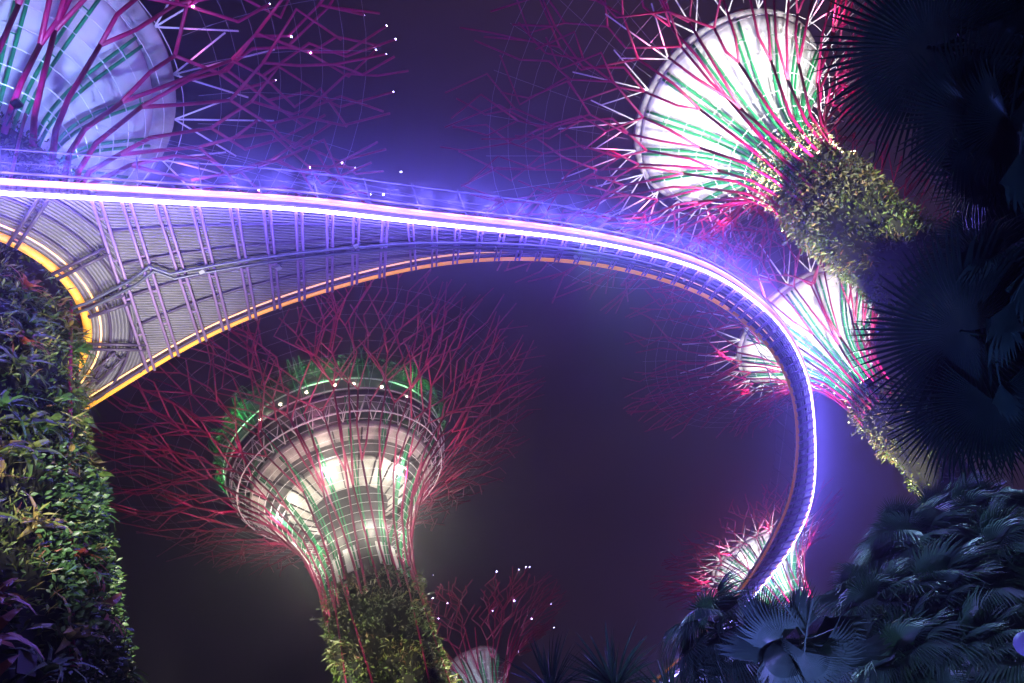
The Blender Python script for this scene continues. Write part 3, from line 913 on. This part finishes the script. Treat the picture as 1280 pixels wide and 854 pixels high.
# ------------------------------------------------------------------ palms
def fan_mesh(nseg, R, spread, split, petiole, m, seed, droop=.18, fold=.035, tipdroop=.0, name='leaf', cone=.0, edge=.16, pw=3):
    """pleated fan; hub at origin, mid rib along +Y, upper face +Z"""
    r = random.Random(seed); b = MB()
    rows = (.012, .30, split, split + (1 - split) * .5, 1.0)
    wave = [r.uniform(0, 6.28) for _ in range(3)]
    a0 = -spread / 2; da = spread / nseg
    for i in range(nseg):
        a = a0 + (i + .5) * da
        Ri = R * (1 - edge * abs(a / (spread / 2)) ** pw) * r.uniform(.93, 1.03)
        tw = r.uniform(-.05, .05); sag = r.uniform(.5, 2.2) * tipdroop + (.25 if r.random() < .06 else 0)
        k = len(b.v)
        for j, q in enumerate(rows):
            rad = q * (Ri if j > 2 else R)
            ang = a + (tw * (q - split) if j > 2 else 0)
            hw = rad * math.tan(da / 2) if j <= 2 else split * R * math.tan(da / 2) * ((1.15 if edge > .3 else .62) if j == 3 else .05)
            z = -droop * R * (q ** 2) + .05 * R * q * q * (math.sin(3 * a + wave[0]) + .7 * math.sin(5 * a + wave[1])) + cone * abs(a) * rad * .25
            if edge > .3 and j == 2: pass
            if j > 2: z -= sag * R * (q - split) ** 2 / (1 - split) ** 2
            cx, cy = math.sin(ang) * rad, math.cos(ang) * rad
            tx, ty = math.cos(ang), -math.sin(ang)
            b.v += [(cx - tx * hw, cy - ty * hw, z), (cx, cy, z + fold * R * min(1, q * 1.5) * (.35 if j == 4 else .7) * hw / (R * math.tan(da / 2) * split)), (cx + tx * hw, cy + ty * hw, z)]
        for j in range(len(rows) - 1):
            q = k + 3 * j
            b.f += [(q, q + 1, q + 4, q + 3), (q + 1, q + 2, q + 5, q + 4)]
    if petiole:
        b.tube([(0, .04 * R, -.01), (0, -petiole * .5, -.04 * petiole), (0, -petiole, -.16 * petiole)], [.016, .02, .03], 5)
    return b.mesh(name, m, False)

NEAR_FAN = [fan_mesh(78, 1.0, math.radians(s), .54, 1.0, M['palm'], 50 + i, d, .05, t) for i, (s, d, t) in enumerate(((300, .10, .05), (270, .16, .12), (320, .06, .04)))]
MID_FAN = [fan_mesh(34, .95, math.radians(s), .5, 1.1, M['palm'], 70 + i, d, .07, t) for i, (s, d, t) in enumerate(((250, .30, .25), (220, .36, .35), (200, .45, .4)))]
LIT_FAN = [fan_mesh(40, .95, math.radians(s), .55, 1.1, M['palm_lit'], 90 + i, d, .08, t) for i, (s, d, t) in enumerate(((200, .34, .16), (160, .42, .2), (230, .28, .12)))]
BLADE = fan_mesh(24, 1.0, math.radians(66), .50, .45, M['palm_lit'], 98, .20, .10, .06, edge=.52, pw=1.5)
HANG = fan_mesh(14, .9, math.radians(50), .35, .5, M['palm_dead'], 99, .05, .1, .05, name='dry_leaf')

def basis(axis, normal):
    y = Vector(axis).normalized(); z = Vector(normal); z = (z - y * z.dot(y)).normalized(); x = y.cross(z)
    return Matrix((x, y, z)).transposed()
def put_leaf(parent, mesh, hub, axis, normal, sc, name='leaf'):
    o = bpy.data.objects.new(name, mesh); COL.objects.link(o); o.parent = parent
    o.matrix_local = Matrix.Translation(Vector(hub) - parent.location) @ basis(axis, normal).to_4x4() @ Matrix.Scale(sc, 4)
    return o
def ray(x, y):
    """direction of a photograph pixel"""
    a, b_ = (x - 640) / 1000, (y - 427) / 1000
    return Vector((CX[0] * a - CY[0] * b_ - CZ[0], CX[1] * a - CY[1] * b_ - CZ[1], CX[2] * a - CY[2] * b_ - CZ[2]))
def palm_trunk(T, h, r=.14, lean=(0, 0)):
    b = MB(); n = 14
    b.tube([(lean[0] * (k / n) ** 2 * 0, 0, h * k / n) for k in range(n + 1)], [r * (1.35 - .45 * k / n) * (1 + .05 * (k % 2)) for k in range(n + 1)], 10)
    b.build('trunk', M['bark'], T)
    for k in range(0):
        pass
def crown(T, top, meshes, n, seed, sc=1.0, el0=1.35, el1=-.9, pet=1.0, dead=0):
    R = random.Random(seed)
    for i in range(n):
        az = i * 2.39996 + R.uniform(-.25, .25); f = (i + .5) / n
        el = el0 + (el1 - el0) * f + R.uniform(-.15, .15)
        d = Vector((math.cos(az) * math.cos(el), math.sin(az) * math.cos(el), math.sin(el)))
        s = sc * R.uniform(.82, 1.12)
        hub = Vector(top) + d * pet * s
        ax = (d + Vector((0, 0, -.35 - .25 * f))).normalized()
        side = d.cross(Vector((0, 0, 1))); side = side.normalized() if side.length > .05 else Vector((1, 0, 0))
        nrm = side.cross(ax) if side.cross(ax).z > 0 else ax.cross(side)
        nrm = nrm + side * R.uniform(-.5, .5)
        put_leaf(T, R.choice(meshes), hub, ax, nrm, s)
    for i in range(dead):
        az = R.uniform(0, 2 * PI); d = Vector((math.cos(az), math.sin(az), -.9)).normalized()
        put_leaf(T, HANG, Vector(top) + d * .5 * sc, (d.x * .25, d.y * .25, -1), (d.x, d.y, .3), sc * R.uniform(.8, 1.2), 'dry_leaf')

def near_palm(px, dist, label, leaves, fill, seed, sc, fan=NEAR_FAN):
    top = CAM + ray(*px) * dist                         # dist is depth along the view axis
    T = thing('fan_palm', label, 'palm tree', (top.x, top.y, 0), 'fan palms')
    palm_trunk(T, top.z)
    for hx, hy, tx, ty, dep, rad, tilt, k in leaves:    # hub pixel, rim pixel, depth, radius, tilt, mesh
        h = CAM + ray(hx, hy) * dep; e = CAM + ray(tx, ty) * dep
        ax = (e - h).normalized(); v = -ray(hx, hy).normalized()
        sd = ax.cross(v)
        nrm = -v * math.cos(tilt) + sd * math.sin(tilt)    # we look at the underside
        put_leaf(T, fan[k], h, ax, nrm, rad)
    crown(T, top, fan, 0, seed, sc, 1.2, -1.0, 1.0, 10)
    return T
def fill(x0, x1, y0, y1, n, seed, rad=.85):
    R = random.Random(seed); o = []
    for i in range(n):
        x = x0 + (x1 - x0) * ((i * .618) % 1); y = y0 + (y1 - y0) * (i + .5) / n
        t = R.uniform(1.6, 4.6)
        o.append((x, y, x + 100 * math.cos(t), y + 100 * math.sin(t), R.uniform(8.4, 9.6), rad * R.uniform(.85, 1.15), R.uniform(-.5, .7), R.randrange(3)))
    return o
near_palm((1300, 110), 9.0, 'tall black fan palm filling the top right corner', [
    (1165, 60, 1010, 45, 8.4, 1.32, .10, 0), (1215, 145, 1110, 205, 8.0, .98, .25, 2), (1240, 200, 1150, 275, 8.2, .86, .5, 1), (1225, 10, 1150, -60, 8.8, 1.0, .2, 1),
    (1262, 150, 1245, 280, 7.8, .8, .7, 0)] + fill(1228, 1320, -20, 260, 20, 3), 0, 3, 1.0)
near_palm((1300, 440), 8.4, 'dark fan palm with broad blue lit fan in front of the bend supertree', [
    (1205, 415, 1070, 395, 7.4, 1.08, .1, 2), (1232, 335, 1130, 312, 7.8, .86, .55, 1), (1200, 500, 1150, 600, 7.7, .86, .35, 0), (1240, 500, 1250, 600, 7.2, .74, .3, 1),
    (1262, 330, 1190, 350, 7.4, .62, 1.0, 1)] + fill(1225, 1320, 290, 520, 18, 9, .8), 0, 5, 1.0)

for hx, hy, tx, ty, dep, rad, tilt in ((1275, 190, 1268, 275, 7.2, .62, .5), (1258, 298, 1172, 345, 7.3, .66, .7), (1266, 375, 1228, 462, 7.0, .62, .6), (1290, 330, 1262, 420, 7.0, .6, .5), (1250, 480, 1262, 530, 7.0, .4, .4)):
    T = bpy.data.objects['fan_palm.001']
    h = CAM + ray(hx, hy) * dep; e = CAM + ray(tx, ty) * dep; ax = (e - h).normalized(); v = -ray(hx, hy).normalized()
    put_leaf(T, BLADE, h, ax, v * math.cos(tilt) + ax.cross(v) * math.sin(tilt), rad)
SCR = [(1138, 675, 18.5, .64, 'bushy fan palm on the skyline left of its neighbours, lower right'),
       (1092, 752, 17.5, .62, 'short fan palm at the left end of the lower right palm bank'),
       (1160, 705, 17.0, .92, 'fan palm with pale ribbed leaves in the middle of the palm bank'),
       (1238, 668, 17.5, .86, 'fan palm tucked directly under the hanging blue fan'),
       (1270, 720, 16.0, .92, 'fan palm at the right frame edge above the blue globe lamp'),
       (1120, 785, 15.5, .92, 'fan palm below the middle of the palm bank, half in shadow'),
       (1205, 775, 15.0, .95, 'fan palm left of the blue globe lamp with long drooping leaves'),
       (1192, 662, 19.5, .72, 'fan palm at the back top of the palm bank'),
       (1160, 850, 14.0, .92, 'fan palm cut by the bottom edge under the palm bank'),
       (1255, 850, 13.5, .95, 'fan palm in the bottom right corner below the blue globe lamp')]
for i, (x, y, dep, sc, lab) in enumerate(SCR):
    top = CAM + ray(x, y) * dep
    T = thing('fan_palm', lab, 'palm tree', (top.x, top.y, 0), 'fan palms')
    palm_trunk(T, top.z, .12)
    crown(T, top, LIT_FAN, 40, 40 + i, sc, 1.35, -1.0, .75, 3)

# the palm in front of the walkway's lower end, with upright blades
top = CAM + ray(992, 815) * 11.0
T = thing('fan_palm', 'fan palm with an upright bluish blade in front of the walkway foot', 'palm tree', (top.x, top.y, 0), 'fan palms')
palm_trunk(T, top.z, .12)
for hx, hy, tx, ty, dep, rad, tilt, k in ((1000, 796, 1003, 725, 9.6, .68, .35, 9), (955, 782, 950, 735, 10.2, .52, .25, 0), (1016, 800, 1084, 762, 9.8, .74, .6, 9), (978, 800, 915, 793, 9.7, .56, .9, 2),
        (1022, 803, 1112, 790, 9.9, .84, .75, 9), (1022, 815, 1050, 850, 9.4, .56, .5, 2), (985, 815, 930, 850, 9.4, .6, .8, 1), (1030, 812, 1140, 830, 9.8, .95, .6, 9), (975, 806, 890, 822, 9.9, .78, .6, 9), (1005, 815, 1000, 870, 9.2, .55, .5, 0), (960, 790, 940, 760, 10, .5, .6, 9)):
    h = CAM + ray(hx, hy) * dep; e = CAM + ray(tx, ty) * dep; ax = (e - h).normalized(); v = -ray(hx, hy).normalized()
    sd = ax.cross(v); sd = sd if sd.dot(Vector((CX[0], CY[0], CZ[0]))) < 0 else -sd
    put_leaf(T, BLADE if k == 9 else LIT_FAN[k], h, ax, v * math.cos(tilt) + sd * math.sin(tilt), rad)
crown(T, top, LIT_FAN, 9, 61, .55, .1, -1.0, .8, 3)
top = CAM + ray(905, 800) * 13.0
T = thing('fan_palm', 'dark feathery fan palm at the left of the upright blade, over the stub of walkway', 'palm tree', (top.x, top.y, 0), 'fan palms')
palm_trunk(T, top.z, .11)
crown(T, top, MID_FAN, 26, 63, .66, 1.3, -1.0, .8, 3)

# spiky dark palms at the foot of the picture
def spiky(px, dep, label, seed, n=96, ln=1.15):
    R = random.Random(seed)
    top = CAM + ray(*px) * dep
    T = thing('spiky_palm', label, 'palm', (top.x, top.y, 0), 'spiky palms along the bottom')
    palm_trunk(T, top.z, .13)
    for q in range(3):
        a_ = q * 2.1; c0 = Vector((math.cos(a_), math.sin(a_), 0)) * (.55 if q else 0)
    for i in range(n):
        az = i * 2.39996; el = R.uniform(-.3, 1.35)
        d = Vector((math.cos(az) * math.cos(el), math.sin(az) * math.cos(el), math.sin(el)))
        side = d.cross(Vector((R.uniform(-.3, .3), R.uniform(-.3, .3), 1))).normalized()
        l = ln * R.uniform(.75, 1.15); b = MB(); p = Vector((0, 0, top.z)) ; dd = d.copy()
        for j in range(6):
            w = (.012, .026, .030, .026, .017, .001)[j]
            b.v += [tuple(p - side * w), tuple(p + side.cross(dd) * w * .4), tuple(p + side * w)]
            dd = (dd + Vector((0, 0, -.10))).normalized(); p = p + dd * l / 5
        for j in range(5):
            q = 3 * j; b.f += [(q, q + 1, q + 4, q + 3), (q + 1, q + 2, q + 5, q + 4)]
        b.build('blade', M['palm'], T, False)
spiky((690, 868), 15, 'spiky dark palm left of the pair at the bottom edge', 1)
spiky((770, 862), 14.5, 'spiky dark palm right of the pair at the bottom edge', 2)
spiky((840, 880), 14, 'low spiky palm beneath the far stub of walkway', 3, 70, .9)

uplight((-1.5, 6.5, 0), (1.4, 10.6, 4.6), 4800, (.22, .22, 1), 'added blue fill light before the palm with the upright blade', 60)  # added fills brightening the palm leaves from out of view
uplight((3.2, 9.0, 0), (5.6, 16.5, 6), 600, (.40, .66, 1), 'added teal fill light in front of the palm bank', 70)
lamp('palm_fill', 'SPOT', 9000, (.36, .72, .92), (3.6, 18.2, 22.25), sky_way, aim=Vector((5.4, 16.4, 6)) - Vector((3.6, 18.2, 22.3)), size=.15, angle=math.radians(56), blend=.7)  # added light above the deck edge, brightening the palm bank from above
uplight((1.2, 4.2, 0), (3.8, 6.6, 5), 750, (.10, .18, 1), 'added blue fill light under the near right palms', 70)

# ------------------------------------------------------------------ small things
p = CAM + ray(1284, 806) * 7.5
T = thing('globe_lamp', 'round blue globe lamp at the right edge among palm leaves', 'lamp', (p.x, p.y, 0))
b = MB(); b.lathe([(.001, -.12), (.06, -.10), (.10, -.05), (.115, 0), (.10, .06), (.06, .10), (.001, .12)], 24); b.build('globe', M['globe'], T, loc=(0, 0, p.z))
b = MB(); b.tube([(0, 0, 0), (0, 0, p.z - .1)], .035, 8); b.build('pole', M['dark'], T)
lamp('glow', 'POINT', 14, (.25, .3, 1), (0, .1, p.z - .4), T, size=.12)

an = math.atan2(-GY, -GX) - .12; z = 11.55
r_ = trG(z) + .55
p = Vector((-9.12, 9.93, 9.42)); an = math.atan2(p.y - GY, p.x - GX)
T = thing('sign_plate', 'small grey square plate fixed among the plants of the nearest trunk', 'sign', p)
nrm = Vector((math.cos(an), math.sin(an), 0)); tt = Vector((-nrm.y, nrm.x, 0))
b = MB(); b.box((0, 0, 0), (.03, .32, .38), nrm, tt, (0, 0, 1)); b.build('plate', M['sign'], T, False)
b = MB(); b.tube([(0, 0, -.1), tuple(-nrm * .5 + Vector((0, 0, -.1)))], .03, 6); b.build('bracket', M['dark'], T)

# ------------------------------------------------------------------ damp night air
b = MB(); b.box((0, 45, 27.5), (264, 264, 57)); hz = b.build('haze', M['dark'], None, False)
tag(hz, kind='stuff')
hm = bpy.data.materials.new('night haze'); hm.use_nodes = True
n = hm.node_tree.nodes; n.clear()
o = n.new('ShaderNodeOutputMaterial'); v = n.new('ShaderNodeVolumePrincipled')
v.inputs['Color'].default_value = (.9, .9, 1, 1); v.inputs['Density'].default_value = HAZE; v.inputs['Anisotropy'].default_value = .92
hm.node_tree.links.new(v.outputs[0], o.inputs['Volume'])
hz.data.materials.clear(); hz.data.materials.append(hm)
